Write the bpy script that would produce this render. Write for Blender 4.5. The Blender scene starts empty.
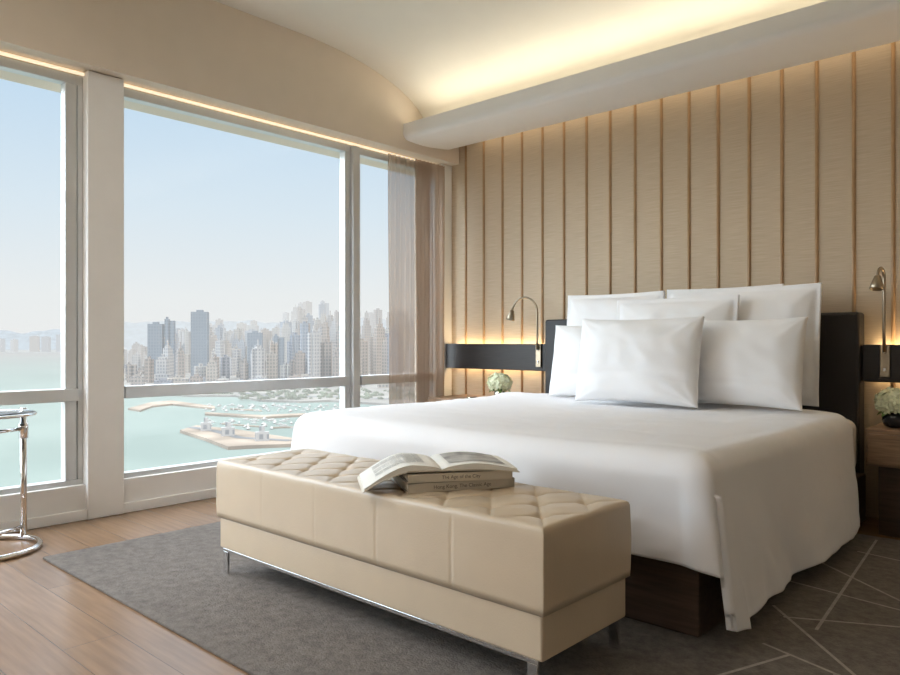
import bpy, bmesh, math, random
from mathutils import Vector, Matrix, noise
random.seed(7)
S=bpy.context.scene
COL=S.collection
S.view_settings.view_transform='Standard'
S.view_settings.exposure=.08
# ------------------------------------------------------------ materials
def nm(name):
    m=bpy.data.materials.new(name); m.use_nodes=True
    nt=m.node_tree; b=nt.nodes['Principled BSDF']; return m,nt,b
def N(nt,t,**k):
    n=nt.nodes.new(t)
    for a,v in k.items(): setattr(n,a,v)
    return n
def L(nt,a,b): nt.links.new(a,b)
def c4(c): return (c[0],c[1],c[2],1)
def mat(name,col,rough=.5,metal=0,var=.06,vscale=6,bump=0,bscale=60,stretch=(1,1,1),emit=None,es=1,coat=0,sheen=0):
    m,nt,b=nm(name)
    tc=N(nt,'ShaderNodeTexCoord'); mp=N(nt,'ShaderNodeMapping'); mp.inputs['Scale'].default_value=stretch
    L(nt,tc.outputs['Object'],mp.inputs['Vector'])
    if var>0:
        nz=N(nt,'ShaderNodeTexNoise'); nz.inputs['Scale'].default_value=vscale; nz.inputs['Detail'].default_value=4
        L(nt,mp.outputs[0],nz.inputs['Vector'])
        cr=N(nt,'ShaderNodeValToRGB'); e=cr.color_ramp.elements
        e[0].position=.3; e[1].position=.7
        e[0].color=c4([max(0,x*(1-var)) for x in col]); e[1].color=c4([min(1,x*(1+var)) for x in col])
        L(nt,nz.outputs['Fac'],cr.inputs[0]); L(nt,cr.outputs[0],b.inputs['Base Color'])
    else: b.inputs['Base Color'].default_value=c4(col)
    b.inputs['Roughness'].default_value=rough; b.inputs['Metallic'].default_value=metal
    if bump>0:
        n2=N(nt,'ShaderNodeTexNoise'); n2.inputs['Scale'].default_value=bscale; n2.inputs['Detail'].default_value=5
        L(nt,mp.outputs[0],n2.inputs['Vector'])
        bp=N(nt,'ShaderNodeBump'); bp.inputs['Strength'].default_value=bump; bp.inputs['Distance'].default_value=.01
        L(nt,n2.outputs['Fac'],bp.inputs['Height']); L(nt,bp.outputs[0],b.inputs['Normal'])
    if emit: b.inputs['Emission Color'].default_value=c4(emit); b.inputs['Emission Strength'].default_value=es
    if coat: b.inputs['Coat Weight'].default_value=coat; b.inputs['Coat Roughness'].default_value=.25
    if sheen: b.inputs['Sheen Weight'].default_value=sheen
    return m
M={}
M['paint']=mat('white_paint',(.72,.67,.60),.7,var=.02,bump=.03)
M['beige']=mat('beige_bulkhead',(.70,.61,.50),.7,var=.015,bump=.02)
M['ceil']=mat('ceiling_paint',(.80,.77,.69),.8,var=.01)
M['soffit']=mat('soffit_paint',(.88,.86,.83),.6,var=.01)
M['frame']=mat('window_frame_paint',(.84,.83,.81),.4,var=.02)
M['alu']=mat('pale_aluminium',(.62,.63,.63),.32,metal=.3,var=.03)
M['linen']=mat('white_cotton',(.89,.88,.88),.85,var=.01,bump=.05,bscale=500,sheen=.1)
M['duvet']=mat('white_sateen',(.88,.865,.87),.7,var=.01,bump=.04,bscale=400,sheen=.1)
M['black']=mat('black_leather',(.018,.016,.017),.45,var=.15,bump=.2,bscale=250)
M['blackwood']=mat('black_stained_wood',(.016,.012,.011),.4,var=.3,vscale=8,stretch=(1,8,20))
M['walnut']=mat('dark_walnut',(.075,.045,.03),.42,var=.35,vscale=5,stretch=(1,6,14),bump=.05)
M['standwood']=mat('brown_oak',(.30,.19,.115),.45,var=.3,vscale=5,stretch=(1.5,1.5,22),bump=.05)
M['leather']=mat('cream_leather',(.60,.485,.35),.36,var=.03,bump=.10,bscale=200,coat=.15)
M['seam']=mat('tan_piping',(.40,.31,.22),.5,var=.05)
M['chrome']=mat('polished_chrome',(.80,.80,.81),.12,metal=1,var=.02)
M['nickel']=mat('bronzed_nickel',(.34,.29,.22),.28,metal=1,var=.05)
M['batten']=mat('bronze_batten',(.40,.25,.13),.42,var=.08,vscale=20)
M['paper']=mat('book_paper',(.85,.83,.77),.8,var=.03)
M['cover1']=mat('cream_book_cover',(.66,.60,.50),.5,var=.04)
M['cover2']=mat('pale_book_cover',(.55,.50,.42),.5,var=.04)
M['ink']=mat('dark_ink',(.12,.10,.08),.7,var=.05)
M['petal']=mat('ivory_petal',(.84,.86,.60),.7,var=.12,vscale=40)
M['petalcore']=mat('green_white_petal',(.55,.62,.34),.7,var=.15,vscale=60)
M['leaf']=mat('green_leaf',(.16,.28,.07),.5,var=.25,vscale=30)
M['vase']=mat('silver_vase',(.6,.57,.5),.18,metal=1,var=.05)
M['vaseblack']=mat('black_vase',(.02,.02,.022),.12,var=.1)
M['glasstop']=mat('smoked_glass',(.05,.06,.06),.08,var=.02)
M['led']=mat('warm_led',(1,.8,.5),.5,var=0,emit=(1,.84,.62),es=.8)
M['downlight']=mat('fill_bulb_glow',(1,.9,.7),.5,var=0,emit=(1,.82,.6),es=6)  # glowing disc of the added fill downlights
M['photo']=mat('printed_picture',(.36,.35,.33),.5,var=.6,vscale=14)
M['greyink']=mat('grey_print',(.42,.41,.39),.8,var=.1)
M['rugline']=mat('pale_rug_line',(.38,.345,.30),.95,var=.15,vscale=40,bump=.3,bscale=120)

def woodpanel():
    m,nt,b=nm('wood_veneer_panel')
    tc=N(nt,'ShaderNodeTexCoord'); mp=N(nt,'ShaderNodeMapping'); mp.inputs['Scale'].default_value=(3,1,110)
    L(nt,tc.outputs['Object'],mp.inputs['Vector'])
    nz=N(nt,'ShaderNodeTexNoise'); nz.inputs['Scale'].default_value=2.2; nz.inputs['Detail'].default_value=6
    L(nt,mp.outputs[0],nz.inputs['Vector'])
    cr=N(nt,'ShaderNodeValToRGB'); e=cr.color_ramp.elements
    e[0].position=.3; e[1].position=.7; e[0].color=(.51,.40,.275,1); e[1].color=(.62,.505,.365,1)
    L(nt,nz.outputs['Fac'],cr.inputs[0]); L(nt,cr.outputs[0],b.inputs['Base Color'])
    b.inputs['Roughness'].default_value=.6
    bp=N(nt,'ShaderNodeBump'); bp.inputs['Strength'].default_value=.06; bp.inputs['Distance'].default_value=.003
    L(nt,nz.outputs['Fac'],bp.inputs['Height']); L(nt,bp.outputs[0],b.inputs['Normal'])
    return m
M['panel']=woodpanel()
def floorwood():
    m,nt,b=nm('oak_floorboards')
    tc=N(nt,'ShaderNodeTexCoord')
    br=N(nt,'ShaderNodeTexBrick'); br.offset=.37; br.inputs['Scale'].default_value=1
    br.inputs['Brick Width'].default_value=1.9; br.inputs['Row Height'].default_value=.19
    br.inputs['Mortar Size'].default_value=.0012; br.inputs['Bias'].default_value=0
    br.inputs['Color1'].default_value=(.27,.168,.098,1); br.inputs['Color2'].default_value=(.215,.13,.073,1)
    br.inputs['Mortar'].default_value=(.09,.055,.033,1)
    L(nt,tc.outputs['Object'],br.inputs['Vector'])
    mp=N(nt,'ShaderNodeMapping'); mp.inputs['Scale'].default_value=(1.2,18,1)
    L(nt,tc.outputs['Object'],mp.inputs['Vector'])
    nz=N(nt,'ShaderNodeTexNoise'); nz.inputs['Scale'].default_value=2.5; nz.inputs['Detail'].default_value=6
    L(nt,mp.outputs[0],nz.inputs['Vector'])
    mx=N(nt,'ShaderNodeMix',data_type='RGBA',blend_type='MULTIPLY'); mx.inputs[0].default_value=.5
    cr=N(nt,'ShaderNodeValToRGB'); e=cr.color_ramp.elements
    e[0].position=.3; e[1].position=.7; e[0].color=(.6,.56,.52,1); e[1].color=(1.15,1.12,1.1,1)
    L(nt,nz.outputs['Fac'],cr.inputs[0]); L(nt,br.outputs['Color'],mx.inputs[6]); L(nt,cr.outputs[0],mx.inputs[7])
    L(nt,mx.outputs[2],b.inputs['Base Color']); b.inputs['Roughness'].default_value=.27
    return m
M['floor']=floorwood()
def rugmat():
    m,nt,b=nm('grey_wool_rug')
    tc=N(nt,'ShaderNodeTexCoord')
    nz=N(nt,'ShaderNodeTexNoise'); nz.inputs['Scale'].default_value=26; nz.inputs['Detail'].default_value=9; nz.inputs['Roughness'].default_value=.75
    L(nt,tc.outputs['Object'],nz.inputs['Vector'])
    cr=N(nt,'ShaderNodeValToRGB'); e=cr.color_ramp.elements
    e[0].position=.34; e[1].position=.66; e[0].color=(.105,.090,.078,1); e[1].color=(.205,.18,.158,1)
    L(nt,nz.outputs['Fac'],cr.inputs[0])
    L(nt,cr.outputs[0],b.inputs['Base Color']); b.inputs['Roughness'].default_value=.95
    bp=N(nt,'ShaderNodeBump'); bp.inputs['Strength'].default_value=.45; bp.inputs['Distance'].default_value=.01
    n3=N(nt,'ShaderNodeTexNoise'); n3.inputs['Scale'].default_value=130; L(nt,tc.outputs['Object'],n3.inputs['Vector'])
    L(nt,n3.outputs['Fac'],bp.inputs['Height']); L(nt,bp.outputs[0],b.inputs['Normal'])
    return m
M['rug']=rugmat()
def sheer(name,col,tr):
    m=bpy.data.materials.new(name); m.use_nodes=True; nt=m.node_tree; nt.nodes.clear()
    o=N(nt,'ShaderNodeOutputMaterial'); t=N(nt,'ShaderNodeBsdfTransparent'); d=N(nt,'ShaderNodeBsdfDiffuse'); tl=N(nt,'ShaderNodeBsdfTranslucent')
    d.inputs[0].default_value=c4(col); tl.inputs[0].default_value=c4(col)
    a=N(nt,'ShaderNodeMixShader'); a.inputs[0].default_value=.35; L(nt,d.outputs[0],a.inputs[1]); L(nt,tl.outputs[0],a.inputs[2])
    f=N(nt,'ShaderNodeMixShader'); f.inputs[0].default_value=tr; L(nt,a.outputs[0],f.inputs[1]); L(nt,t.outputs[0],f.inputs[2])
    L(nt,f.outputs[0],o.inputs[0]); return m
M['sheer']=sheer('taupe_sheer',(.38,.28,.205),.30)
M['drape']=sheer('taupe_drape',(.44,.325,.24),.08)
def glass():
    m=bpy.data.materials.new('window_glass'); m.use_nodes=True; nt=m.node_tree; nt.nodes.clear()
    o=N(nt,'ShaderNodeOutputMaterial'); t=N(nt,'ShaderNodeBsdfTransparent'); g=N(nt,'ShaderNodeBsdfGlossy'); g.inputs['Roughness'].default_value=.05
    t.inputs[0].default_value=(.98,.985,.985,1)
    f=N(nt,'ShaderNodeMixShader'); f.inputs[0].default_value=.012; L(nt,t.outputs[0],f.inputs[1]); L(nt,g.outputs[0],f.inputs[2])
    L(nt,f.outputs[0],o.inputs[0]); return m
M['glass']=glass()
# ------------------------------------------------------------ helpers
def link(o,parent=None):
    COL.objects.link(o)
    if parent: o.parent=parent
    return o
def tag(o,label=None,cat=None,kind=None,group=None):
    if label: o['label']=label
    if cat: o['category']=cat
    if kind: o['kind']=kind
    if group: o['group']=group
    return o
def mesh(name,v,f,m,parent=None,smooth=False,loc=None):
    me=bpy.data.meshes.new(name); me.from_pydata([tuple(x) for x in v],[],f); me.update()
    bm=bmesh.new(); bm.from_mesh(me); bmesh.ops.recalc_face_normals(bm,faces=bm.faces); bm.to_mesh(me); bm.free()
    if smooth:
        for p in me.polygons: p.use_smooth=True
    if m: me.materials.append(m)
    o=bpy.data.objects.new(name,me); link(o,parent)
    if loc: o.location=loc
    return o
def boxes(name,bl,m,parent=None,bevel=0,loc=None,seg=2):
    v=[];f=[]
    for (x0,x1,y0,y1,z0,z1) in bl:
        i=len(v)
        v+=[(x0,y0,z0),(x1,y0,z0),(x1,y1,z0),(x0,y1,z0),(x0,y0,z1),(x1,y0,z1),(x1,y1,z1),(x0,y1,z1)]
        f+=[[i+a for a in q] for q in ((0,3,2,1),(4,5,6,7),(0,1,5,4),(1,2,6,5),(2,3,7,6),(3,0,4,7))]
    o=mesh(name,v,f,m,parent,loc=loc)
    if bevel:
        b=o.modifiers.new('bevel','BEVEL'); b.width=bevel; b.segments=seg; b.limit_method='ANGLE'
    return o
def empty(name,loc,rot=(0,0,0)):
    e=bpy.data.objects.new(name,None); e.location=loc; e.rotation_euler=rot; e.empty_display_size=.1; link(e); return e
def lathe(name,prof,m,parent=None,n=32,loc=None,smooth=True):
    v=[];f=[]
    for r,z in prof:
        for k in range(n):
            a=2*math.pi*k/n; v.append((r*math.cos(a),r*math.sin(a),z))
    for i in range(len(prof)-1):
        for k in range(n):
            f.append([i*n+k,i*n+(k+1)%n,(i+1)*n+(k+1)%n,(i+1)*n+k])
    f.append(list(range(n))[::-1]); f.append([(len(prof)-1)*n+k for k in range(n)])
    return mesh(name,v,f,m,parent,smooth,loc)
def tube(name,pts,r,m,parent=None,n=12,closed=False,rad=None):
    pts=[Vector(p) for p in pts]; v=[];f=[]; K=len(pts); prev=None
    for i,p in enumerate(pts):
        if closed: t=(pts[(i+1)%K]-pts[i-1]).normalized()
        else: t=(pts[min(i+1,K-1)]-pts[max(i-1,0)]).normalized()
        if prev is None:
            up=Vector((0,0,1)) if abs(t.z)<.9 else Vector((1,0,0))
            a=t.cross(up).normalized()
        else:
            a=(prev-t*prev.dot(t)).normalized()
        prev=a; b=t.cross(a); rr=rad[i] if rad else r
        for k in range(n):
            an=2*math.pi*k/n; v.append(p+a*math.cos(an)*rr+b*math.sin(an)*rr)
    for i in range(K if closed else K-1):
        j=(i+1)%K
        for k in range(n): f.append([i*n+k,i*n+(k+1)%n,j*n+(k+1)%n,j*n+k])
    if not closed: f.append(list(range(n))[::-1]); f.append([(K-1)*n+k for k in range(n)])
    return mesh(name,v,f,m,parent,True)

# ------------------------------------------------------------ camera
CX,CY,EYE=4.55,-4.93,1.05
YAW=math.radians(42.46); FW=Vector((-math.sin(YAW),math.cos(YAW),0)); RT=Vector((math.cos(YAW),math.sin(YAW),0))
cd=bpy.data.cameras.new('camera'); cam=bpy.data.objects.new('camera',cd); link(cam)
cam.location=(CX,CY,EYE); cam.rotation_euler=(math.radians(90),0,YAW)
cd.lens=29.16; cd.sensor_width=36; cd.shift_y=.005; cd.clip_end=40000; cd.clip_start=.05
S.camera=cam
def at(px,depth,z=0):
    p=Vector((CX,CY,0))+FW*depth+RT*((px-450)/729*depth); p.z=z; return p
# ------------------------------------------------------------ room shell
XB=.15; CZ=3.305; XR=6.6; YF=-7.2
def struct(o,label):
    o['kind']='structure'; o['label']=label; return o
struct(boxes('floor',[(-.3,XR,YF,.1,-.1,0)],M['floor']),'warm oak plank floor')
struct(boxes('wall_back',[(0.0,XR,0,.1,0,CZ)],M['panel']),'light wood veneer panelled wall behind the bed')
struct(boxes('wall_right',[(XR,XR+.1,YF,.1,0,CZ)],M['paint']),'plain cream wall')
struct(boxes('wall_front',[(-.3,XR,YF-.1,YF,0,CZ)],M['paint']),'plain cream wall')
struct(boxes('wall_left',[(-.3,XB,YF,0,2.66,CZ),(-.3,-.06,YF,0,2.60,2.66),(-.3,.045,-.12,.1,0,2.66),(-.3,.02,YF,-6.6,0,2.6)],M['beige']),'beige bulkhead above the window wall')
cp=[(YF-.1,CZ),(-1.75,CZ)]
for i in range(1,25):
    a=math.pi/2*i/24; cp.append((-1.75+1.33*math.sin(a),2.86+.445*math.cos(a)))
cp+=[(-.42,2.86),(-.40,2.93),(.1,2.93),(.1,CZ+.1),(YF-.1,CZ+.1)]
n=len(cp); v=[(-.3,y,z) for y,z in cp]+[(XR+.1,y,z) for y,z in cp]
f=[[i,(i+1)%n,(i+1)%n+n,i+n] for i in range(n)]+[list(range(n))[::-1],[n+i for i in range(n)]]
ce=mesh('ceiling',v,f,M['ceil'],smooth=True); struct(ce,'cream ceiling curving down into a lit cove'); ce.data.set_sharp_from_angle(angle=math.radians(35))
struct(boxes('trim_1',[(-.1,.07,-3.20,-2.985,0,2.655)],M['frame'],bevel=.006),'white painted window column')
struct(boxes('trim_2',[(.045,.06,-.13,0,0,2.655)],M['frame']),'white corner strip beside the curtain')
struct(boxes('trim_3',[(-.06,.035,YF,-.0,0,.205),(-.06,.06,YF,0,0,.06)],M['frame'],bevel=.004),'white window sill')
def window(name,y0,y1,lab,extra=None):
    fw=.03; X0,X1=-.07,.0
    bl=[(X0,X1,y0,y1,2.575,2.63),(X0,X1,y0,y1,.20,.235),(X0,X1+.02,y0+fw,y1-fw,.70,.775),
        (X0,X1,y0,y0+fw,.235,2.575),(X0,X1,y1-fw,y1,.235,2.575)]
    if extra: bl+=[(X0,X1,a,b,.235,2.575) for a,b in extra]
    w=struct(boxes(name,bl,M['alu'] ,bevel=.004),lab)
    boxes('glass_pane',[(-.04,-.032,y0+fw*.5,y1-fw*.5,.22,2.6)],M['glass'],w)
    return w
window('window_1',-6.6,-3.20,'tall aluminium framed window with low transom',[(-3.30,-3.235)])
window('window_2',-2.985,-1.14,'large aluminium framed picture window with transom',[(-1.20,-1.17)])
window('window_3',-1.07,-.12,'narrow aluminium framed window beside the curtain',None)
struct(boxes('trim_4',[(-.09,.03,-1.14,-1.07,.05,2.63)],M['alu'],bevel=.004),'silver grey window mullion')
struct(boxes('trim_5',[(.0,.02,-6.6,-.15,2.635,2.65)],M['led']),'warm light strip in the window head')
prof=[(-.14,2.90),(-.14,2.765)]
for i in range(1,13):
    t=i/12; prof.append((-.14-.50*t,2.765-.030*math.sin(math.pi*t*.72)))
z_=prof[-1][1]
for i in range(1,7):
    a=math.pi/2*i/6; prof.append((-.64-.06*math.sin(a),z_+.05-.05*math.cos(a)))
prof+=[(-.70,2.872),(-.68,2.872),(-.66,2.82),(-.19,2.82),(-.19,2.90)]
n=len(prof); v=[(XB-.02,y,z) for y,z in prof]+[(XR,y,z) for y,z in prof]
f=[[i,(i+1)%n,(i+1)%n+n,i+n] for i in range(n)]+[list(range(n))[::-1],[n+i for i in range(n)]]
so=mesh('trim_6',v,f,M['soffit'],smooth=True); struct(so,'white curved cove soffit above the bed wall')
so.data.set_sharp_from_angle(angle=math.radians(40))
xs=[3.577+.209*i for i in range(-16,14)]
bi=7
for x in xs:
    if x<.1 or x>XR-.05: continue
    v=[];f=[]; nn=8
    for z in (0.0,2.92):
        for i in range(nn+1):
            a=math.pi*i/nn; v.append((x+.0115*math.cos(a),-.012*math.sin(a),z))
    for i in range(nn): f.append([i,i+1,nn+1+i+1,nn+1+i])
    f.append(list(range(nn+1))); f.append([nn+1+i for i in range(nn+1)][::-1])
    o=mesh('trim_%d'%bi,v,f,M['batten'],smooth=True); struct(o,'slim bronze batten on the wood wall'); o['group']='bronze wall battens'; bi+=1
def look(o,d): o.rotation_euler=Vector(d).to_track_quat('-Z','Y').to_euler()
def area(name,loc,d,sx,sy,pw,col):
    l=bpy.data.lights.new(name,'AREA'); l.shape='RECTANGLE'; l.size=sx; l.size_y=sy; l.energy=pw; l.color=col
    o=bpy.data.objects.new(name,l); link(o); o.location=loc; look(o,d); return o
for i,(x,y,e_) in enumerate([(1.0,-6.2,18),(1.7,-5.4,18),(2.9,-6.2,16),(1.5,-4.2,8)]):  # fill lamps added in the unseen part of the ceiling to brighten the room
    d=empty('fill_downlight',(x,y,CZ)); tag(d,'added unseen ceiling downlight for fill light','fill light',group='added fill downlights')
    lathe('trim_ring',[(.055,0),(.055,-.006),(.042,-.008),(.042,-.001)],M['frame'],d)
    lathe('fill_bulb',[(.04,-.001),(.04,-.003)],M['downlight'],d)
    l=bpy.data.lights.new('fill_lamp','AREA'); l.shape='DISK'; l.size=.4; l.energy=e_; l.color=(1,.93,.84); l.spread=math.radians(170)
    o=bpy.data.objects.new('fill_lamp',l); link(o); o.location=(x,y,CZ-.02)
WARM=(1,.82,.58)
area('cove_light',(3.4,-.62,2.85),(0,-1.2,1),6.2,.08,14,(1,.88,.68))
area('panel_wash',(3.4,-.08,2.88),(0,0.15,-1),6.0,.05,3,WARM)
area('shelf_uplight',(.62,-.03,1.0),(0,0,1),.95,.03,2.6,(1,.72,.40))
area('shelf_uplight',(4.6,-.03,1.0),(0,0,1),2.2,.03,7,(1,.72,.40))
area('shelf_downlight',(.62,-.03,.86),(0,0,-1),.95,.03,2.2,(1,.72,.40))
area('shelf_downlight',(4.6,-.03,.86),(0,0,-1),2.2,.03,3,(1,.72,.40))
for y0,y1 in ((-6.6,-3.2),(-2.985,-1.14),(-1.07,-.12)):
    p=area('window_portal',(-.12,(y0+y1)/2,1.4),(1,0,0),1,1,1,(1,1,1)); p.rotation_euler=(math.radians(90),0,math.radians(-90))
    p.data.size=y1-y0; p.data.size_y=2.5; p.data.cycles.is_portal=True

for (x0,x1,l) in ((.07,1.18,'black wall panel with light strip beside the headboard'),(3.435,5.8,'black wall panel with light strip beside the headboard')):
    o=boxes('wall_panel',[(x0,x1,-.09,-.055,.815,1.035),(x0,x1,-.055,-.0,.90,.95)],M['blackwood'],bevel=.004); tag(o,l,'wall panel',group='black bedside wall panels')
# ------------------------------------------------------------ bed
bed=empty('bed',(2.35,-1.25,0.012)); tag(bed,'king bed with black headboard, walnut plinth and white bedding','bed')
def wb(name,bl,m,bev=.01,parent=bed,seg=3):
    ox,oy,oz=parent.location
    return boxes(name,[(a-ox,b-ox,c-oy,d-oy,e-oz,g-oz) for a,b,c,d,e,g in bl],m,parent,bevel=bev,seg=seg)
hb=wb('headboard',[(1.185,3.43,-.14,-.001,.012,1.228)],M['black'],.02)
tag(hb,'black leather headboard')
wb('plinth',[(1.25,3.47,-2.46,-.16,.0125,.285)],M['walnut'],.006)
wb('mattress',[(1.27,3.43,-2.38,-.15,.285,.60)],M['linen'],.06,seg=5)
def sm(x): x=max(0,min(1,x)); return x*x*(3-2*x)
def duvet():
    xl,xr,yf,yh=1.19,3.50,-2.50,-.74
    ZT=.675; RA=.09
    def roll(s):
        q=RA*math.pi/2
        if s<=0: return 0,0
        if s<q:
            a=s/RA; return RA*math.sin(a),RA*(1-math.cos(a))
        return RA,RA+(s-q)
    def crease(x,y):
        n1=noise.noise(Vector((x*1.3+y*.6,y*5.5-x*1.2,1.7)))
        n2=noise.noise(Vector((x*6.0-y*1.0,y*1.6+x*.8,4.2)))
        return -.010*(max(0,.5-abs(n1)*4))-.008*(max(0,.45-abs(n2)*4))
    V=[];F=[]
    xc=(xl+xr)/2; hw=(xr-xl)/2-RA*.55
    q=RA*math.pi/2
    tot_l=hw+q+(ZT-.30-RA); tot_r=hw+q+(ZT-.095-RA)
    us=[-tot_l+ (tot_l)*i/80 for i in range(80)]+[tot_r*i/130 for i in range(131)]
    lf=(-yf+yh)-RA*.55
    tot_f=lf+q+(ZT-.28-RA)
    vs=[tot_f*j/140 for j in range(141)]
    for u in us:
        for w in vs:
            su=abs(u)-hw; ou,du=roll(su)
            sf=w-lf; of,df=roll(sf)
            sg=1 if u>0 else -1
            x=xc+sg*(min(abs(u),hw)+ou); y=yh-(min(w,lf)+of)
            k=0
            if su>0 and sf>0:
                d=roll(max(su,sf)+.06*min(su,sf))[1]
                k=min(su,sf)
                fu=su/(su+sf+1e-6)
                x=xc+sg*(hw+ou+(.02*k if sg>0 else .05*k)); y=yh-(lf+of-(.42*k if sg>0 else .5*k)*sm(fu*1.5-.1))
            else: d=max(du,df)
            z=ZT-d
            e=min(max(0,hw-abs(u)),max(0,lf-w)); z-=.012*math.exp(-e/.12)
            z+=.005*noise.noise(Vector((x*2.0,y*2.0,0)))+.0025*noise.noise(Vector((x*7,y*5,3)))
            cz_=crease(u+xc,-w)*(1-sm(k/.1))
            z+=cz_*(1 if d<RA else .1)
            z+=.02*math.exp(-(w/.10)**2)
            hang=max(0,d-RA)/(ZT-.10-RA)
            if sg>0 and su>0:
                x+=cz_*1.0*min(1,hang*3)
                a_=1-.8*sm(k/.2)
                x+=hang*(.050+(.012*math.sin(y*5.5+1+hang)+.004*math.sin(y*14+2*hang))*a_)
                dd=(y-(yf+.02)); x+=hang*a_*(.020*math.exp(-((dd-.14-.35*hang)/.07)**2)-.020*math.exp(-((dd-.30-.45*hang)/.07)**2)+.016*math.exp(-((dd-.48-.5*hang)/.08)**2))
            elif sg<0 and su>0: x-=hang*.03
            if sf>0 and su<=0:
                y+= .03*hang; y-=.012*math.sin(x*5+1)*math.sin(min(1,hang*1.4)*math.pi)-cz_*1.2*min(1,hang*3)
            V.append((x,y,z))
    W=len(vs)
    for i in range(len(us)-1):
        for j in range(W-1):
            F.append([i*W+j,(i+1)*W+j,(i+1)*W+j+1,i*W+j+1])
    ox,oy,oz=bed.location
    V=[(x-ox,y-oy,z-oz) for x,y,z in V]
    o=mesh('duvet',V,F,M['duvet'],bed,True)
    bm=bmesh.new(); bm.from_mesh(o.data)
    if sum(f.normal.z*f.calc_area() for f in bm.faces)<0: bmesh.ops.reverse_faces(bm,faces=bm.faces)
    bm.to_mesh(o.data); bm.free()
    for p in o.data.polygons: p.use_smooth=True
    sm_=o.modifiers.new('smooth','SMOOTH'); sm_.iterations=5; sm_.factor=.5
    s=o.modifiers.new('thick','SOLIDIFY'); s.thickness=.018; s.offset=-1
    return o
tag(duvet(),'smooth white duvet hanging over the side')
def pillow(c,w,h,t,lean,yaw=0,roll=0,flange=0,seed=0,label='',z0=.665,grp=None):
    n=44; V=[];F=[]
    sw=w-2*flange; sh=h-2*flange
    def pt(u,vv,s):
        x=w/2*u; y=h/2*vv
        k=1 if not flange else .45
        x*=1-.03*(1-vv*vv)*k; y*=1-.05*(1-u*u)*k
        uu=min(1,abs(u)*w/sw); v2=min(1,abs(vv)*h/sh)
        th=((1-uu**2.6)*(1-v2**2.6))
        z=t/2*max(th,0)**.55*1.05
        z+=.008
        wr=noise.noise(Vector((x*4+seed*3.1,y*4,seed)))*.020+noise.noise(Vector((x*12+y*6,y*12+seed,seed*2)))*.008
        ca=math.atan2(1-abs(vv),1-abs(u)+1e-5); cr_=math.exp(-((1-abs(u))**2+(1-abs(vv))**2)/.14)
        wr+=.010*math.cos(ca*13+seed)*cr_
        wr-=.009*math.exp(-((y/h+.18+.25*(x/w)**2-.03*math.sin(seed))/.05)**2)
        z+=wr*min(1,th*3)
        zz=noise.noise(Vector((u*2,vv*2,seed*5)))*.008*(1-th)
        return (x,-s*z+zz,y+h/2)
    for s in (1,-1):
        for i in range(n+1):
            for j in range(n+1):
                a=math.sin((i/n-.5)*math.pi); b=math.sin((j/n-.5)*math.pi)
                a=.6*a+.4*(2*i/n-1); b=.6*b+.4*(2*j/n-1)
                V.append(pt(a,b,s))
    m1=(n+1)**2
    for s in (0,1):
        for i in range(n):
            for j in range(n):
                q=[s*m1+i*(n+1)+j,s*m1+(i+1)*(n+1)+j,s*m1+(i+1)*(n+1)+j+1,s*m1+i*(n+1)+j+1]
                F.append(q if s==0 else q[::-1])
    ring=[i*(n+1) for i in range(n+1)]+[n*(n+1)+j for j in range(1,n+1)]+[i*(n+1)+n for i in range(n-1,-1,-1)]+[j for j in range(n-1,0,-1)]
    for i in range(len(ring)):
        a,b=ring[i],ring[(i+1)%len(ring)]; F.append([a,b,b+m1,a+m1])
    o=mesh('pillow',V,F,M['linen'],None,True)
    o.rotation_euler=(math.radians(-lean),math.radians(roll),math.radians(yaw)); o.location=(c[0],c[1],z0)
    tag(o,label,'pillow',group=grp)
    return o
E='square white euro pillows against the headboard'; G='white sleeping pillows'
pillow((1.87,-.31),.78,.745,.18,5,0,0,.03,1,'large square white pillow with flange against the headboard',.66,E)
pillow((2.66,-.31),.76,.75,.18,5,0,0,.03,2,'large square white pillow with flange against the headboard',.66,E)
pillow((2.96,-.50),.70,.705,.17,5,0,0,.03,3,'large square white pillow with flange leaning beside another',.685,E)
pillow((2.50,-.66),.80,.65,.17,6,1,0,.03,4,'square white pillow with flange behind the front pillow',.685,E)
pillow((2.09,-.85),.72,.48,.18,10,1,0,0,5,'plump white pillow tucked behind the front pillow',.69,G)
pillow((2.97,-.87),.73,.50,.21,10,-1,0,0,6,'plump white pillow leaning on a square pillow',.69,G)
pillow((2.475,-1.09),.77,.51,.23,10,1,0,0,7,'plump white pillow standing in front of the others',.69,G)

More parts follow.
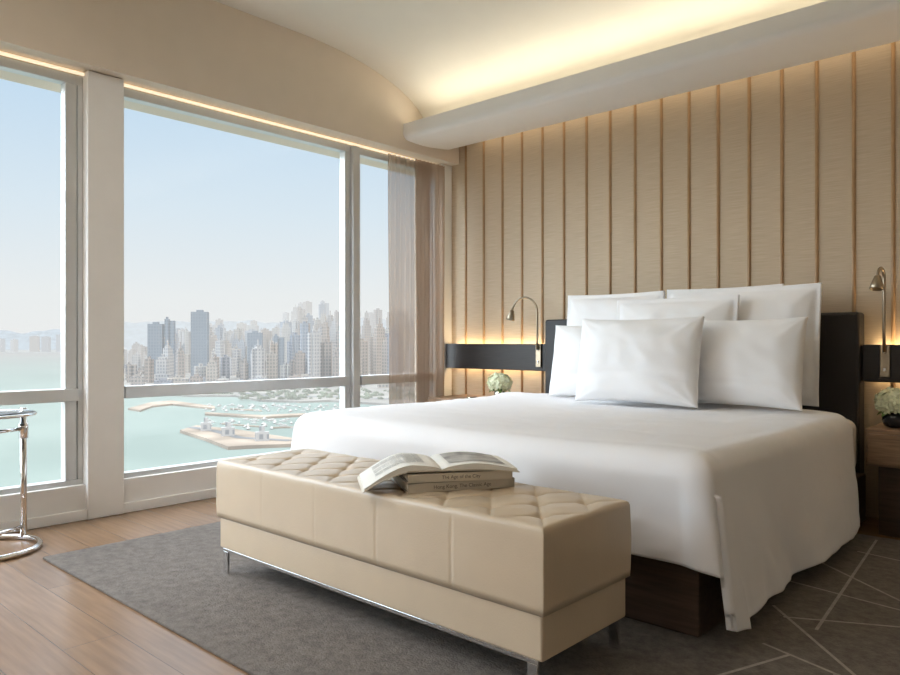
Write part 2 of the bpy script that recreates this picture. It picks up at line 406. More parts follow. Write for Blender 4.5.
# ------------------------------------------------------------ bench
BX,BY=2.445,-2.96
bench=empty('bench',(BX,BY,0.012)); tag(bench,'long cream leather tufted bench at the foot of the bed','bench')
bl,bw=1.79,.50; BZ=.112
boxes('base',[(-bl/2+.010,bl/2-.010,-bw/2+.008,bw/2-.008,BZ,.25)],M['leather'],bench,bevel=.008,seg=3)
boxes('piping',[(-bl/2+.005,bl/2-.005,-bw/2+.004,bw/2-.004,.245,.254)],M['seam'],bench,bevel=.004)
sx_=[-bl/2+bl/5*i for i in range(1,5)]
def cushion():
    nx,ny=280,84; V=[];F=[]
    dx=.1989; dy=.125; btn=[]
    for rr in range(3):
        yy=-dy+rr*dy
        off=0 if rr%2==0 else dx/2
        x=-bl/2+.10+off
        while x<bl/2-.05:
            btn.append((x,yy)); x+=dx
    zt=.506
    def hz(x,y):
        a=(x+bl/2-.10)/dx; b=(y+dy)/(2*dy)
        p=a+b; q=a-b
        c1=abs((p+.5)%1-.5); c2=abs((q+.5)%1-.5)
        dm=min((x-bx)**2+(y-by)**2 for bx,by in btn)
        cre=math.exp(-(c1/.04)**2)+math.exp(-(c2/.04)**2)
        puff=.006*(min(c1,.5)*min(c2,.5)*4)
        z=-.0055*min(cre,1.2)-.018*math.exp(-dm/(.023**2))+puff
        ed=min(bl/2-abs(x),bw/2-abs(y))
        z*=min(1,ed/.05)
        R=.016
        if ed<R: z-=R-math.sqrt(max(0,R*R-(R-ed)**2))
        return zt+z
    for i in range(nx+1):
        for j in range(ny+1):
            a=i/nx*2-1; b=j/ny*2-1
            a=math.copysign(1-(1-abs(a))**1.12,a); b=math.copysign(1-(1-abs(b))**1.25,b)
            x=a*bl/2; y=b*bw/2
            V.append((x,y,hz(x,y)))
    for i in range(nx):
        for j in range(ny): F.append([i*(ny+1)+j,(i+1)*(ny+1)+j,(i+1)*(ny+1)+j+1,i*(ny+1)+j+1])
    ring=[i*(ny+1) for i in range(nx+1)]+[nx*(ny+1)+j for j in range(1,ny+1)]+[i*(ny+1)+ny for i in range(nx-1,-1,-1)]+[j for j in range(ny-1,0,-1)]
    prev=ring; zz=[.473,.44,.39,.35,.31,.275,.25]
    for kz,z in enumerate(zz):
        cur=[]
        for r_ in ring:
            x,y,_=V[r_]
            bul=.003*math.sin((z-.25)/.24*math.pi)+.0015*noise.noise(Vector((x*9,y*9,z*12)))
            sx=x+(bul if abs(x)>bl/2-.001 else 0)*(1 if x>0 else -1)
            g=min(abs(x-s_) for s_ in sx_); bb=bul-.0022*math.exp(-(g/.005)**2)
            sy=y+(bb if abs(y)>bw/2-.001 else 0)*(1 if y>0 else -1)
            cur.append(len(V)); V.append((sx,sy,z))
        for i in range(len(ring)):
            a,b=prev[i],prev[(i+1)%len(ring)]; c,d=cur[(i+1)%len(ring)],cur[i]; F.append([a,b,c,d])
        prev=cur
    F.append(prev[::-1])
    mesh('seat_cushion',V,F,M['leather'],bench,True)
    first=None
    for bx,by in btn:
        if first is None:
            first=lathe('button',[(.0015,.005),(.007,.004),(.011,.0015),(.0115,-.004)],M['leather'],bench,n=12); b=first
        else:
            b=first.copy(); link(b,bench)
        b.location=(bx,by,hz(bx,by)+.003)
cushion()
boxes('leg_rail',[(-bl/2+.03,bl/2-.03,-bw/2+.012,-bw/2+.022,BZ-.014,BZ)],M['chrome'],bench,bevel=.001)
boxes('leg_rail',[(-bl/2+.03,bl/2-.03,bw/2-.022,bw/2-.012,BZ-.014,BZ)],M['chrome'],bench,bevel=.001)
for i in (-1,1):
    for j in (-1,1):
        boxes('leg',[(-.018,.018,-.005,.005,0,BZ-.013)] ,M['chrome'],bench,bevel=.001,loc=(i*(bl/2-.05),j*(bw/2-.017),0))

# ------------------------------------------------------------ rug
rug=boxes('rug',[(.72,5.9,-3.66,-.52,0,.012)],M['rug'],bevel=.004); tag(rug,'dark grey wool rug with pale crossing lines','rug')
V=[];F=[]
segs=[((3.02,-3.35),(5.88,-2.35)),((3.55,-3.64),(4.6,-1.9)),((3.65,-2.35),(5.88,-3.1)),((3.5,-1.6),(5.88,-2.0)),((4.05,-2.05),(4.4,-.54)),((3.6,-.9),(5.88,-1.35)),((4.25,-1.25),(5.3,-.54)),
      ((3.5,-2.85),(4.35,-3.64)),((4.45,-2.15),(5.88,-1.2)),((3.55,-1.95),(4.25,-2.75)),((3.5,-1.2),(4.1,-1.72)),((3.62,-2.05),(4.75,-1.45)),((3.75,-2.1),(3.62,-.6)),((4.1,-3.0),(4.9,-2.6)),((4.2,-1.7),(5.0,-.8)),
      ((3.9,-2.43),(4.05,-3.3)),((3.05,-3.64),(3.55,-3.17)),((3.45,-3.2),(3.75,-2.38))]
for (a,b) in segs:
    a=Vector(a);b=Vector(b); d=(b-a).normalized(); q=Vector((-d.y,d.x))*.006; i=len(V)
    for p in (a-q,b-q,b+q,a+q): V.append((p.x,p.y,.0126))
    F.append([i,i+1,i+2,i+3])
o=mesh('woven_line',V,F,M['rugline'],rug); o['kind']='stuff'

# ------------------------------------------------------------ books
BA=math.atan2(.37,.215)
ZB=.520
def text(body,size,loc,rot,m,parent,name='spine_title'):
    c=bpy.data.curves.new(name,'FONT'); c.body=body; c.size=size; c.extrude=.0003; c.align_x='CENTER'; c.align_y='CENTER'
    t=bpy.data.objects.new(name+'_tmp',c); COL.objects.link(t)
    bpy.context.view_layer.update()
    me=bpy.data.meshes.new_from_object(t.evaluated_get(bpy.context.evaluated_depsgraph_get())); COL.objects.unlink(t); bpy.data.objects.remove(t)
    me.materials.clear(); me.materials.append(m)
    o=bpy.data.objects.new(name,me); link(o,parent); o.location=loc; o.rotation_euler=rot; return o
def book(c,z,l,w,h,ang,m,title,label):
    e=empty('book',(c[0],c[1],z),(0,0,ang)); tag(e,label,'book',group='stacked books on the bench')
    boxes('cover',[(-l/2,l/2,-w/2,w/2,0,.003),(-l/2,l/2,-w/2,w/2,h-.003,h),(-l/2,l/2,-w/2,-w/2+.004,0,h)],m,e,bevel=.001)
    boxes('pages',[(-l/2+.005,l/2-.005,-w/2+.004,w/2-.006,.003,h-.003)],M['paper'],e)
    text(title,h*.55,(0,-w/2-.0004,h/2),(math.pi/2,0,0),M['ink'],e)
    return e
book((2.70,-2.905),ZB,.40,.29,.034,BA-.0,M['cover2'],'Hong Kong, The Classic Age','pale hardback book lying at the bottom of the stack')
book((2.71,-2.91),ZB+.0345,.385,.28,.032,BA-.06,M['cover1'],'The Age of the City','cream hardback book lying on another book')
def openbook(c,z,ang):
    e=empty('open_book',(c[0],c[1],z),(0,0,ang)); tag(e,'open illustrated book lying face up on the stacked books','book')
    w,h=.275,.29
    def prof(t,sgn,up):
        x=sgn*w*t
        zt=.003+.028*math.sin(min(1,t*1.15+.04)*math.pi*.62)*(1-.65*t)+.003*(1-t)
        if t<.06: zt*= .45+t/.06*.55
        droop=-.035*max(0,t-.40)**1.5*(4.2 if sgn<0 else .8)
        zb=.002+droop
        return x,(zt+droop if up else zb)
    for sgn in (-1,1):
        V=[];F=[]; n=24; m_=6
        for up in (1,0):
            for i in range(n+1):
                for j in range(m_+1):
                    x,zz=prof(i/n,sgn,up); y=-h/2+h*j/m_
                    V.append((x,y,zz+ (.003*math.sin(j/m_*math.pi) if up else 0)))
        K=(n+1)*(m_+1)
        for i in range(n):
            for j in range(m_):
                a=i*(m_+1)+j
                F.append([a,a+m_+1,a+m_+2,a+1]); F.append([K+a,K+a+1,K+a+m_+2,K+a+m_+1])
        for i in range(n):
            a=i*(m_+1); F.append([a,K+a,K+a+m_+1,a+m_+1]); b=a+m_; F.append([b,b+m_+1,K+b+m_+1,K+b])
        for j in range(m_):
            a=n*(m_+1)+j; F.append([a,K+a,K+a+1,a+1])
        mesh('pages',V,F,M['paper'],e,False)
        def patch(t0,t1,y0,y1,m,nm_):
            V=[];F=[];n=10
            for i in range(n+1):
                x,zz=prof(t0+(t1-t0)*i/n,sgn,1)
                V+=[(x,y0,zz+.0035),(x,y1,zz+.0035)]
            for i in range(n): F.append([2*i,2*i+2,2*i+3,2*i+1])
            return mesh(nm_,V,F,m,e,True)
        if sgn>0:
            patch(.12,.88,-.10,.115,M['photo'],'printed_photo')
        else:
            V=[];F=[]
            for r_ in range(14):
                y0=.11-r_*.015; n=6; t1=.85 if r_%5 else .6
                for i in range(n):
                    ta=.2+(t1-.2)*i/n; tb=.2+(t1-.2)*(i+.93)/n
                    b=len(V)
                    for t,yy in ((ta,y0),(tb,y0),(tb,y0+.005),(ta,y0+.005)):
                        x,zz=prof(t,sgn,1); V.append((x,yy,zz+.0035))
                    F.append([b,b+1,b+2,b+3])
            o=mesh('printed_text',V,F,M['greyink'],e); o['kind']='stuff'
    V=[];F=[];n=24
    for i in range(n+1):
        t=i/n*2-1; x,zz=prof(abs(t),1 if t>0 else -1,0)
        V+=[(x*1.03,-h/2-.006,zz-.001),(x*1.03,h/2+.006,zz-.001),(x*1.03,-h/2-.006,zz-.004),(x*1.03,h/2+.006,zz-.004)]
    for i in range(n):
        a=4*i; F+=[[a,a+4,a+5,a+1],[a+2,a+3,a+7,a+6],[a,a+2,a+6,a+4],[a+1,a+5,a+7,a+3]]
    F+=[[0,1,3,2],[4*n,4*n+2,4*n+3,4*n+1]]
    mesh('cover',V,F,M['cover1'],e)
openbook((2.67,-2.955),ZB+.034+.0325+.008,BA-.12)

# ------------------------------------------------------------ nightstands
def nightstand(x0,x1,lab,hx):
    e=empty('nightstand',((x0+x1)/2,-.28,0)); tag(e,lab,'nightstand',group='matching brown wood nightstands')
    ox,oy,_=e.location
    def b(nm_,bl_,m,bev=.004): return boxes(nm_,[(a-ox,b_-ox,c-oy,d-oy,z0,z1) for a,b_,c,d,z0,z1 in bl_],m,e,bevel=bev)
    b('body',[(x0,x1,-.48,-.003,.38,.58)],M['standwood'])
    b('drawer',[(x0+.012,x1-.012,-.497,-.48,.392,.555)],M['standwood'])
    b('lower_cabinet',[(x0+.05,x1-.05,-.42,-.003,.0,.38)],M['walnut'])
    b('handle',[(hx-.06,hx+.06,-.508,-.497,.54,.548)],M['nickel'],.002)
    return e
nightstand(.22,1.10,'brown wood nightstand by the window side of the bed',.66)
nightstand(3.54,4.40,'brown wood nightstand holding white flowers in a black vase',3.97)
def flowers(loc,r,vm,lab,vr=.05):
    e=empty('flower_vase',loc); tag(e,lab,'flowers')
    lathe('vase',[(.026,0),(vr*.85,.012),(vr,.04),(vr*.93,.07),(vr*.75,.085),(vr*.70,.085),(vr*.6,.06)],vm,e)
    V=[];F=[]
    rnd=random.Random(3); nfl=150
    for i in range(nfl):
        z=1-2*(i+.5)/nfl; ph=i*2.39996; rr=math.sqrt(1-z*z)
        nrm=Vector((rr*math.cos(ph),rr*math.sin(ph),z))
        if nrm.z<-.6: continue
        lump=1+.16*noise.noise(nrm*2.8)+rnd.uniform(-.03,.03)
        c=Vector((nrm.x*r*1.1,nrm.y*r*1.1,nrm.z*r*.85))*lump+Vector((0,0,.085+r*.62))
        tilt=(nrm+Vector((rnd.uniform(-.25,.25),rnd.uniform(-.25,.25),rnd.uniform(-.25,.25)))).normalized()
        q=tilt.to_track_quat('Z','Y'); sp=rnd.random()*2
        s=r*.25
        for k_ in range(4):
            a=sp+k_*math.pi/2
            loc_=[(0,0,.0),(s*.55,-s*.42,.002),(s*1.05,-s*.25,s*.2),(s*1.15,s*.05,s*.12),(s*1.0,s*.3,s*.2),(s*.5,s*.42,.002)]
            R=Matrix.Rotation(a,3,'Z'); b=len(V)
            for p in loc_: V.append(c+q@(R@Vector(p)))
            F.append([b+m_ for m_ in range(6)])
    mesh('blossom',V,F,M['petal'],e,False)['kind']='stuff'
    bm=bmesh.new(); bmesh.ops.create_icosphere(bm,subdivisions=3,radius=r*.9)
    me=bpy.data.meshes.new('blossom_core')
    for v in bm.verts: v.co=Vector((v.co.x*1.05,v.co.y*1.05,v.co.z*.82+.085+r*.62))
    bm.to_mesh(me); bm.free(); me.materials.append(M['petalcore']); o=bpy.data.objects.new('blossom_core',me); link(o,e)
    V=[];F=[]
    for i in range(5):
        a=i*1.26+.4; b=len(V); R=Matrix.Rotation(a,3,'Z')
        for p in [(.02,0,.085),(r*.6,-r*.28,.092),(r*.95,-r*.18,.08),(r*1.15,0,.06),(r*.95,r*.18,.08),(r*.6,r*.28,.092)]: V.append(R@Vector(p))
        F.append([b+k_ for k_ in range(6)])
    mesh('leaves',V,F,M['leaf'],e)['kind']='stuff'
flowers((.86,-.30,.58),.085,M['vase'],'white hydrangea in a small silver vase on the nightstand')
flowers((3.655,-.34,.58),.085,M['vaseblack'],'white hydrangea in a low black vase on the nightstand',.065)
lathe('tray',[(.04,0),(.055,.004),(.058,.012),(.052,.012),(.045,.006)],M['vase'],loc=(.60,-.33,.58)); 
tag(bpy.data.objects['tray'],'small round silver dish on the nightstand','dish')
def lamp(x,dirv,lab,rise=.30,rad=.085):
    e=empty('reading_lamp',(x,-.09,.93)); tag(e,lab,'lamp',group='bedside gooseneck reading lamps')
    boxes('mounting_plate',[(-.026,.026,-.016,-.0005,-.085,.10)],M['nickel'],e,bevel=.004)
    d=Vector(dirv).normalized()
    boxes('switch',[(-.006,.006,-.022,-.016,-.05,-.03)],M['chrome'],e,bevel=.002)
    base=Vector((0,-.028,.06)); pts=[base]
    top=base+Vector((0,0,rise))
    for i in range(1,6): pts.append(base+Vector((0,0,.05+(rise-.05)*i/5)))
    cc=top+d*rad
    for i in range(1,15):
        a=math.pi-math.pi*.95*i/14; pts.append(cc+d*rad*math.cos(a)+Vector((0,0,1))*rad*math.sin(a)*1.1)
    tube('gooseneck',pts,.009,M['nickel'],e,n=10)
    end=pts[-1]; t=(pts[-1]-pts[-2]).normalized()
    h=lathe('lamp_head',[(.012,0),(.018,-.004),(.022,-.02),(.032,-.05),(.037,-.08),(.033,-.083),(.02,-.04)],M['nickel'],e,n=24)
    h.location=end; h.rotation_euler=(-t).to_track_quat('Z','Y').to_euler()
    k_=lathe('knob',[(.008,-.01),(.008,.012)],M['chrome'],e,n=12); k_.location=base+Vector((0,.008,0)); k_.rotation_euler=(math.pi/2,0,0)
lamp(1.10,(-1,-.25,0),'bronzed gooseneck reading lamp arching towards the window',.30,.11)
lamp(3.555,(-.12,-1,0),'bronzed gooseneck reading lamp arching over the nightstand',.43,.05)

# ------------------------------------------------------------ curtains
def curtain(name,y0,y1,m,amp,waves,x,lab,z0=.02,z1=2.62):
    n=int(waves*14); V=[];F=[]; nz_=14
    for k_ in range(nz_+1):
        z=z0+(z1-z0)*k_/nz_
        for i in range(n+1):
            t=i/n; a=amp*(1-.25*k_/nz_)*(1+.4*noise.noise(Vector((t*waves*.7,z*.3,waves))))
            V.append((x+a*math.sin(t*waves*2*math.pi+.3*math.sin(z*1.2)),y0+(y1-y0)*t+.2*a*math.sin(t*waves*4*math.pi)+.006*math.sin(z*2+t*9),z))
    for k_ in range(nz_):
        for i in range(n): a=k_*(n+1)+i; F.append([a,a+1,a+n+2,a+n+1])
    o=mesh(name,V,F,m,None,True); tag(o,lab,'curtain'); return o
curtain('sheer_curtain',-.80,-.30,M['sheer'],.014,9,.075,'taupe sheer curtain pleated at the window edge',.07)
curtain('drape_curtain',-.52,-.16,M['drape'],.018,8,.115,'denser taupe curtain gathered beside the wood wall',.07)

# ------------------------------------------------------------ side table
tc=at(-14,3.65); tb=empty('side_table',(tc.x,tc.y,0)); tag(tb,'round glass side table with tubular chrome frame on the wood floor','side table')
R_=.235; ring=[Vector((R_*math.cos(a),R_*math.sin(a),.014)) for a in [2*math.pi*i/48 for i in range(48)]]
poff=RT*.055+FW*.228
tube('base_ring',ring,.014,M['chrome'],tb,closed=True)
tube('pole',[poff+Vector((0,0,.014)),poff+Vector((0,0,.3)),poff+Vector((0,0,.70))],.016,M['chrome'],tb,n=16)
tube('pole_sleeve',[poff+Vector((0,0,.54)),poff+Vector((0,0,.60)),poff+Vector((0,0,.62))],.023,M['chrome'],tb,n=16)
tube('crossbar',[poff+Vector((0,0,.59)),poff*.5+Vector((0,0,.59)),-poff*.6+Vector((0,0,.59))],.010,M['chrome'],tb)
tube('crossbar',[poff+Vector((0,0,.07)),poff*.5+Vector((0,0,.07)),-poff*.9+Vector((0,0,.07)),-poff+Vector((0,0,.02))],.010,M['chrome'],tb)
ring=[Vector((.215*math.cos(a),.215*math.sin(a),.685)) for a in [2*math.pi*i/48 for i in range(48)]]
tube('top_rim',ring,.008,M['chrome'],tb,closed=True)
lathe('glass_top',[(.21,.680),(.21,.692)],M['glasstop'],tb,n=48)

# ------------------------------------------------------------ exterior
HAZE=(.77,.785,.79)  # pale glow colour that imitates distance haze
SEA=-90
AL=.36   # surface reflectance scale in the bright open daylight
def gy(y): return 729*(EYE-SEA)/(y-342)
def G(px,y,z=SEA): return at(px,gy(y),z)
def hazemat(name,col,hz_,es=.95,win=None):  # aerial haze painted in: pale emission mixed into the surface colour
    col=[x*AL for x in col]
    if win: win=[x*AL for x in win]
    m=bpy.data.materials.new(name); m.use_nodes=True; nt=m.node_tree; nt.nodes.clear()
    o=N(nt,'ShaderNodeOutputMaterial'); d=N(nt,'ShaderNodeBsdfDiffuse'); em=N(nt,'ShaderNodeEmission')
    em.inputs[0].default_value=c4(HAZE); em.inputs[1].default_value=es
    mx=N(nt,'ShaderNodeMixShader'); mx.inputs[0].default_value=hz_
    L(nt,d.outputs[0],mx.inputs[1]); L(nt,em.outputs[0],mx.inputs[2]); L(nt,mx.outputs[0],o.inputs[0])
    tc_=N(nt,'ShaderNodeTexCoord')
    if win:
        sp=N(nt,'ShaderNodeSeparateXYZ'); L(nt,tc_.outputs['Object'],sp.inputs[0])
        ad=N(nt,'ShaderNodeMath',operation='ADD'); L(nt,sp.outputs[0],ad.inputs[0]); L(nt,sp.outputs[1],ad.inputs[1])
        cb=N(nt,'ShaderNodeCombineXYZ'); L(nt,ad.outputs[0],cb.inputs[0]); L(nt,sp.outputs[2],cb.inputs[1])
        br=N(nt,'ShaderNodeTexBrick'); br.offset=0; br.inputs['Scale'].default_value=1
        br.inputs['Brick Width'].default_value=6.5; br.inputs['Row Height'].default_value=7.5; br.inputs['Mortar Size'].default_value=1.6
        br.inputs['Color1'].default_value=c4(win); br.inputs['Color2'].default_value=c4([x*.7 for x in win]); br.inputs['Mortar'].default_value=c4(col)
        L(nt,cb.outputs[0],br.inputs['Vector']); L(nt,br.outputs['Color'],d.inputs[0])
    else:
        nz=N(nt,'ShaderNodeTexNoise'); nz.inputs['Scale'].default_value=.02; L(nt,tc_.outputs['Object'],nz.inputs['Vector'])
        cr=N(nt,'ShaderNodeValToRGB'); e=cr.color_ramp.elements; e[0].position=.35; e[1].position=.65
        e[0].color=c4([x*.75 for x in col]); e[1].color=c4([min(1,x*1.2) for x in col]); L(nt,nz.outputs['Fac'],cr.inputs[0]); L(nt,cr.outputs[0],d.inputs[0])
    return m
def seamat():  # haze over the water painted in as emission that grows with distance
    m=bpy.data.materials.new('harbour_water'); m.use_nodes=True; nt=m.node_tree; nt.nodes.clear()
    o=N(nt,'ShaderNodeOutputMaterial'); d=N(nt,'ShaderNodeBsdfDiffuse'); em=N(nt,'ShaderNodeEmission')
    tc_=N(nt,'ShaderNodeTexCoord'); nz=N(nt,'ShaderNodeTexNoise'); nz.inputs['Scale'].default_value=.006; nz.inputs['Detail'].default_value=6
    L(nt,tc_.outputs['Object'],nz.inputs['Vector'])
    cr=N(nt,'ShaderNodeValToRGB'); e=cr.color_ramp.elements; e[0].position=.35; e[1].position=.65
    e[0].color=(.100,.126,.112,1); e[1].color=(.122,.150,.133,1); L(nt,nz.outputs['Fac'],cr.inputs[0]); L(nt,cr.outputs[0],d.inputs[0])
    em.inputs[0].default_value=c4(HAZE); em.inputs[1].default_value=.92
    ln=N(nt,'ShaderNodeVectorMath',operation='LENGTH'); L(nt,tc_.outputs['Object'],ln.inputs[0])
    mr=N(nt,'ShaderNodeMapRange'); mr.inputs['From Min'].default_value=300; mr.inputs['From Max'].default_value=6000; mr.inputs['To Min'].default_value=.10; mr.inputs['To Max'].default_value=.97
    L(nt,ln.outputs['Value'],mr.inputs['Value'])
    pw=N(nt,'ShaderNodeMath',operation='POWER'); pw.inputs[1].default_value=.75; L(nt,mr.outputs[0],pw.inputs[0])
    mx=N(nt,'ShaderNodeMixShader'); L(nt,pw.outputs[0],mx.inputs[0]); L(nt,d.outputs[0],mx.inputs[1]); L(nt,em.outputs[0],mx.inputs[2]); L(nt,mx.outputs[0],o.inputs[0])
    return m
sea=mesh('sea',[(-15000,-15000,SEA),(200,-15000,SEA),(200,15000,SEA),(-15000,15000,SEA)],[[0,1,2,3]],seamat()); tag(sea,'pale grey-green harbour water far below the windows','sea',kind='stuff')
def slab(name,poly,h,m,lab,cat,kind=None):
    n=len(poly); V=[(p.x,p.y,SEA) for p in poly]+[(p.x,p.y,SEA+h) for p in poly]
    F=[list(range(n))[::-1],[n+i for i in range(n)]]+[[i,(i+1)%n,(i+1)%n+n,i+n] for i in range(n)]
    o=mesh(name,V,F,m); tag(o,lab,cat,kind=kind); return o
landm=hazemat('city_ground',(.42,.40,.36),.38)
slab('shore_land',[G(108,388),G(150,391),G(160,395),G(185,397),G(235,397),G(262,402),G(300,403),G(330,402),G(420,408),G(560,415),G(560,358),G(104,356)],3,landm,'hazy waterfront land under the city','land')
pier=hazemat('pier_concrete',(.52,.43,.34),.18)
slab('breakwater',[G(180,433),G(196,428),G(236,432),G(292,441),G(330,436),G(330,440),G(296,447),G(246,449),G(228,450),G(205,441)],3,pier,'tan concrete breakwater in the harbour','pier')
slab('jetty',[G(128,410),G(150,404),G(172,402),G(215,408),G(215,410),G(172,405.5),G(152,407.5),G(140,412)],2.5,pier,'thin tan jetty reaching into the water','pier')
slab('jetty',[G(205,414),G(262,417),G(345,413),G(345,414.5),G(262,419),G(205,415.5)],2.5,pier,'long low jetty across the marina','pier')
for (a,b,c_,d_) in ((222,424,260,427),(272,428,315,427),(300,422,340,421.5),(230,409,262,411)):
    slab('pontoon',[G(a,b),G(c_,d_),G(c_,d_+.6),G(a,b+.6)],1.2,pier,'slim floating pontoon in the marina','pier')
road=hazemat('asphalt_road',(.26,.27,.28),.35)
def roadstrip(pts,w,lab):
    V=[];F=[]
    for i,p in enumerate(pts):
        t=(pts[min(i+1,len(pts)-1)]-pts[max(i-1,0)]).normalized(); q=Vector((-t.y,t.x,0))*w/2
        V+=[(p.x-q.x,p.y-q.y,SEA+3.2),(p.x+q.x,p.y+q.y,SEA+3.2)]
    for i in range(len(pts)-1): a=2*i; F.append([a,a+2,a+3,a+1])
    tag(mesh('road',V,F,road),lab,'road')
roadstrip([G(160,392),G(200,395),G(240,394.5),G(270,398),G(330,398.5),G(420,402)],16,'grey coastal road along the harbour')
roadstrip([G(190,430),G(215,434),G(240,441),G(290,444)],9,'grey service road on the breakwater')
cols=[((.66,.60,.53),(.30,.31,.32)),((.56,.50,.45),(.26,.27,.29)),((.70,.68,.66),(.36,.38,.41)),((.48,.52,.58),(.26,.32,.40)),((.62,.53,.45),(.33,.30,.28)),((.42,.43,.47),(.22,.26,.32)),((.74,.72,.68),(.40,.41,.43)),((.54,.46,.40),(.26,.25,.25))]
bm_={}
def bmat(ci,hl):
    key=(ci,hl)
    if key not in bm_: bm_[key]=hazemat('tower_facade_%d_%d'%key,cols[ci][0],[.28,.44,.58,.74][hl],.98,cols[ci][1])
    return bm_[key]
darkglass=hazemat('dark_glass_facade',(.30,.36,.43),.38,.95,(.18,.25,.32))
placed=[]
def tower(px,depth,w,d,topy,m,style,yaw,gp='distant city towers',lab='hazy high-rise residential tower on the waterfront'):
    p=at(px,depth)
    R=math.hypot(w,d)*.5*(1.5 if style==1 else 1)
    if any((p.x-a)**2+(p.y-b)**2<(R+r)**2 for a,b,r in placed): return None
    placed.append((p.x,p.y,R))
    top=EYE+(342-topy)*depth/729; H=top-(SEA+3)
    if H<8: H=8
    if style==0: bl=[(-w/2,w/2,-d/2,d/2,0,H),(-w*.2,w*.2,-d*.2,d*.2,H,H+5)]
    elif style==1: bl=[(-w/2,w/2,-d/2,d/2,0,H*.9),(-w*.35,w*.35,-d*.35,d*.35,H*.9,H),(-w*.12,w*.12,-d*.12,d*.12,H,H+7),(-w*.75,w*.75,-d*.75,d*.75,0,14)]
    elif style==2: bl=[(-w/2,w/2,-d*.25,d*.25,0,H),(-w*.25,w*.25,-d/2,d/2,0,H),(-w*.15,w*.15,-d*.15,d*.15,H,H+6)]
    elif style==3: bl=[(-w/2,-w*.08,-d/2,d/2,0,H),(w*.08,w/2,-d/2,d/2,0,H*.97),(-w*.1,w*.1,-d*.3,d*.3,0,H*.95),(-w*.4,-w*.2,-d*.2,d*.2,H,H+5)]
    else: bl=[(-w/2,w/2,-d/2,d/2,0,H*.75),(-w*.4,w*.4,-d*.4,d*.4,H*.75,H*.92),(-w*.25,w*.25,-d*.25,d*.25,H*.92,H),(-1,1,-1,1,H,H+14)]
    o=boxes('tower_building',bl,m,loc=(p.x,p.y,SEA+3)); o.rotation_euler=(0,0,yaw); tag(o,lab,'building',group=gp); return o
env=[(100,345),(120,336),(150,332),(165,322),(185,326),(200,318),(215,322),(240,316),(262,324),(285,316),(300,306),(320,302),(335,303),(350,308),(365,312),(380,305),(400,310),(460,308)]
def envy(x):
    for (a,b),(c,d) in zip(env,env[1:]):
        if a<=x<=c: return b+(d-b)*(x-a)/(c-a)
    return 320
rnd=random.Random(5)
for px,ty,w in ((156,324,34),(170,319,22),(200,312,38),(279,336,24),(255,333,34)):
    tower(px,1760,w,w*.6,ty,darkglass,3 if w<30 else 0,YAW+.1,lab='dark blue glass office tower among the city buildings')
cnt=0
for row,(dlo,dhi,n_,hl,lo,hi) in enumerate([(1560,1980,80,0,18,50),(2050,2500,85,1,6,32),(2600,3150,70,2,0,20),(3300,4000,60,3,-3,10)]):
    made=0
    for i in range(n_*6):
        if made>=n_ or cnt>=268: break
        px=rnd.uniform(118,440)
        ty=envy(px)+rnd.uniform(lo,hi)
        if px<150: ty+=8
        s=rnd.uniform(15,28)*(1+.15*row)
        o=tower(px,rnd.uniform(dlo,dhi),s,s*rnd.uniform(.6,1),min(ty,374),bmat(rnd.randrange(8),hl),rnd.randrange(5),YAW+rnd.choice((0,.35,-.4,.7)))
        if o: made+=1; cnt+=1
for i in range(30):
    px=122+rnd.uniform(0,290); d_=gy(rnd.uniform(386.8,389.5)); w=rnd.uniform(20,44)
    tower(px,d_,w,16,342+729*(EYE-SEA-rnd.uniform(12,26))/d_,bmat(rnd.randrange(8),0),0,YAW+rnd.uniform(-.3,.3),'low waterfront buildings','low pale waterfront building by the harbour')
for px,y,w in ((206,433.5,10),(228,439,12),(262,444,12)):
    d_=gy(y); tower(px,d_,w,5,342+729*(EYE-SEA-7)/d_,bmat(2,0),0,YAW+.3,'sheds on the breakwater','low pale shed standing on the breakwater')
V=[];F=[]
rnd=random.Random(11)
for i in range(260):
    px=rnd.uniform(158,420); y=rnd.uniform(391,401.5)
    if px<240: y=min(y,396)
    c=G(px,y); s=rnd.uniform(2.2,4.5)
    if any((c.x-a)**2+(c.y-b_)**2<(r+8)**2 for a,b_,r in placed): continue
    b=len(V)
    for q in [(-1,-1,0),(1,-1,0),(1,1,0),(-1,1,0),(-.8,-.8,1),(.8,-.8,1.1),(.7,.8,1),(-.8,.7,1.2),(0,0,1.7)]: V.append((c.x+q[0]*s,c.y+q[1]*s,SEA+3+q[2]*s*.7))
    F+=[[b,b+1,b+5,b+4],[b+1,b+2,b+6,b+5],[b+2,b+3,b+7,b+6],[b+3,b,b+4,b+7],[b+4,b+5,b+8],[b+5,b+6,b+8],[b+6,b+7,b+8],[b+7,b+4,b+8]]
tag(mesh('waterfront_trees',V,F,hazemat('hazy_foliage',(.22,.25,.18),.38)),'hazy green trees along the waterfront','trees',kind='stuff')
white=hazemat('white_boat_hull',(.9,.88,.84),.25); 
first=None; bp_=[]
i=0; tries=0
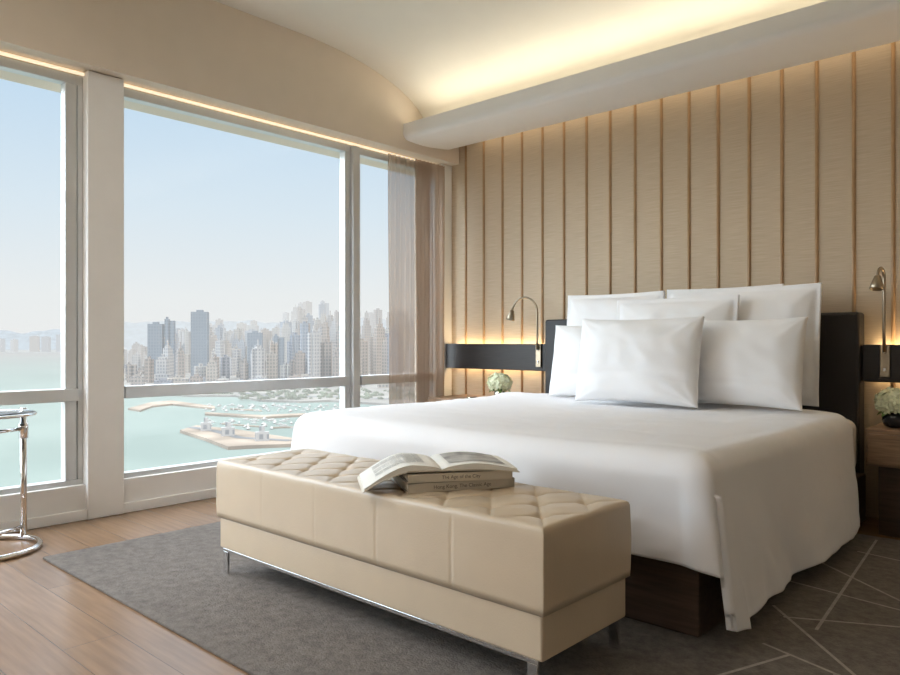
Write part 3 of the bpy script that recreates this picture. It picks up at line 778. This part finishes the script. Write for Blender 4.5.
while i<150 and tries<3000:
    tries+=1
    px=rnd.uniform(205,345); y=rnd.uniform(419.8,430) if rnd.random()<.6 else rnd.uniform(405.5,412)
    if y>426 and px<245: continue
    p=G(px,y)
    if any((p.x-a)**2+(p.y-b)**2<15**2 for a,b in bp_): continue
    bp_.append((p.x,p.y)); i+=1
    if first is None:
        V=[(-8,0,1.8),(-6,-2.2,2),(7,-2.2,1.6),(7,2.2,1.6),(-6,2.2,2),(-6,0,0),(-5,-1.6,0),(6.6,-1.7,0),(6.6,1.7,0),(-5,1.6,0)]
        F=[[0,1,2,3,4],[5,9,8,7,6],[0,5,6,1],[1,6,7,2],[2,7,8,3],[3,8,9,4],[4,9,5,0]]
        b=len(V); V+=[(-2,-1.4,1.7),(4,-1.4,1.7),(4,1.4,1.7),(-2,1.4,1.7),(-1,-1.2,4),(3.6,-1.2,4),(3.6,1.2,4),(-1,1.2,4)]
        F+=[[b,b+1,b+5,b+4],[b+1,b+2,b+6,b+5],[b+2,b+3,b+7,b+6],[b+3,b,b+4,b+7],[b+4,b+5,b+6,b+7]]
        first=mesh('boat',V,F,white); o=first
    else: o=first.copy(); link(o)
    s=rnd.uniform(.5,.85); o.scale=(s,s,s); o.location=(p.x,p.y,SEA); o.rotation_euler=(0,0,YAW+rnd.choice((0,1.57))+rnd.uniform(-.3,.3))
    tag(o,'small white motor boat moored in the marina','boat',group='boats in the marina')
def hills(px0,px1,dep,fy,m,lab):
    V=[];F=[]; n=80
    for i in range(n+1):
        px=px0+(px1-px0)*i/n; y=fy(px)
        a=at(px,dep,SEA); b=at(px,dep+500,EYE+(342-y)*(dep+500)/729); c=at(px,dep+1500,SEA)
        V+=[a,b,c]
    for i in range(n): a=3*i; F+=[[a,a+3,a+4,a+1],[a+1,a+4,a+5,a+2]]
    tag(mesh('hill_range',V,F,m,None,True),lab,'hills')
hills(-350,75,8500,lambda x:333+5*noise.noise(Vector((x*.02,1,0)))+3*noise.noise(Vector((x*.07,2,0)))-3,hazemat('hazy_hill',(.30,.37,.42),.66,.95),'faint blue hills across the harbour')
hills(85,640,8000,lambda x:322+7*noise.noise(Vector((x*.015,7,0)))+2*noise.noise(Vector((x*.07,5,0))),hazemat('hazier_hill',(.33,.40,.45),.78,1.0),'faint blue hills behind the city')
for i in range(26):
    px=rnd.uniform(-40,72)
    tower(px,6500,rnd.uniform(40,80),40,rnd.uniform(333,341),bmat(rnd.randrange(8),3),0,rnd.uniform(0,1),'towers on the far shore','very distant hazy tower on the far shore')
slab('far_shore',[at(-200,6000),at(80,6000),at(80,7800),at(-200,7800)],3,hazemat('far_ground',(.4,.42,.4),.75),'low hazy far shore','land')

sl=bpy.data.lights.new('sun','SUN'); sl.energy=3.2; sl.color=(1,.90,.78); sl.angle=math.radians(2)
so_=bpy.data.objects.new('sun',sl); link(so_); look(so_,(-.80,-.15,-.55))
# world: clear sky, hazy horizon, zenith and south-west brightened out of view as fill
w=bpy.data.worlds.new('sky'); S.world=w; w.use_nodes=True; nt=w.node_tree; nt.nodes.clear()
o=N(nt,'ShaderNodeOutputWorld'); bg=N(nt,'ShaderNodeBackground'); tc_=N(nt,'ShaderNodeTexCoord'); sp=N(nt,'ShaderNodeSeparateXYZ')
L(nt,tc_.outputs['Generated'],sp.inputs[0])
cr=N(nt,'ShaderNodeValToRGB'); e=cr.color_ramp.elements
e[0].position=0; e[0].color=(.81,.815,.81,1)
e[1].position=.36; e[1].color=(.47,.65,.83,1)
a=e.new(.06); a.color=(.79,.815,.82,1); a=e.new(.17); a.color=(.67,.77,.845,1)
a=e.new(.5); a.color=(.82,.88,.96,1)
L(nt,sp.outputs[2],cr.inputs[0]); L(nt,cr.outputs[0],bg.inputs[0])
mr=N(nt,'ShaderNodeMapRange'); mr.inputs['From Min'].default_value=.33; mr.inputs['From Max'].default_value=.7; mr.inputs['To Min'].default_value=1.04; mr.inputs['To Max'].default_value=6.3
L(nt,sp.outputs[2],mr.inputs['Value'])
dt=N(nt,'ShaderNodeVectorMath',operation='DOT_PRODUCT'); L(nt,tc_.outputs['Generated'],dt.inputs[0]); dt.inputs[1].default_value=(-.55,-.80,.24)
m2=N(nt,'ShaderNodeMapRange'); m2.inputs['From Min'].default_value=.52; m2.inputs['From Max'].default_value=.85; m2.inputs['To Min'].default_value=0; m2.inputs['To Max'].default_value=8.5
L(nt,dt.outputs['Value'],m2.inputs['Value'])
ad=N(nt,'ShaderNodeMath',operation='ADD'); L(nt,mr.outputs[0],ad.inputs[0]); L(nt,m2.outputs[0],ad.inputs[1])
L(nt,ad.outputs[0],bg.inputs[1]); L(nt,bg.outputs[0],o.inputs[0])
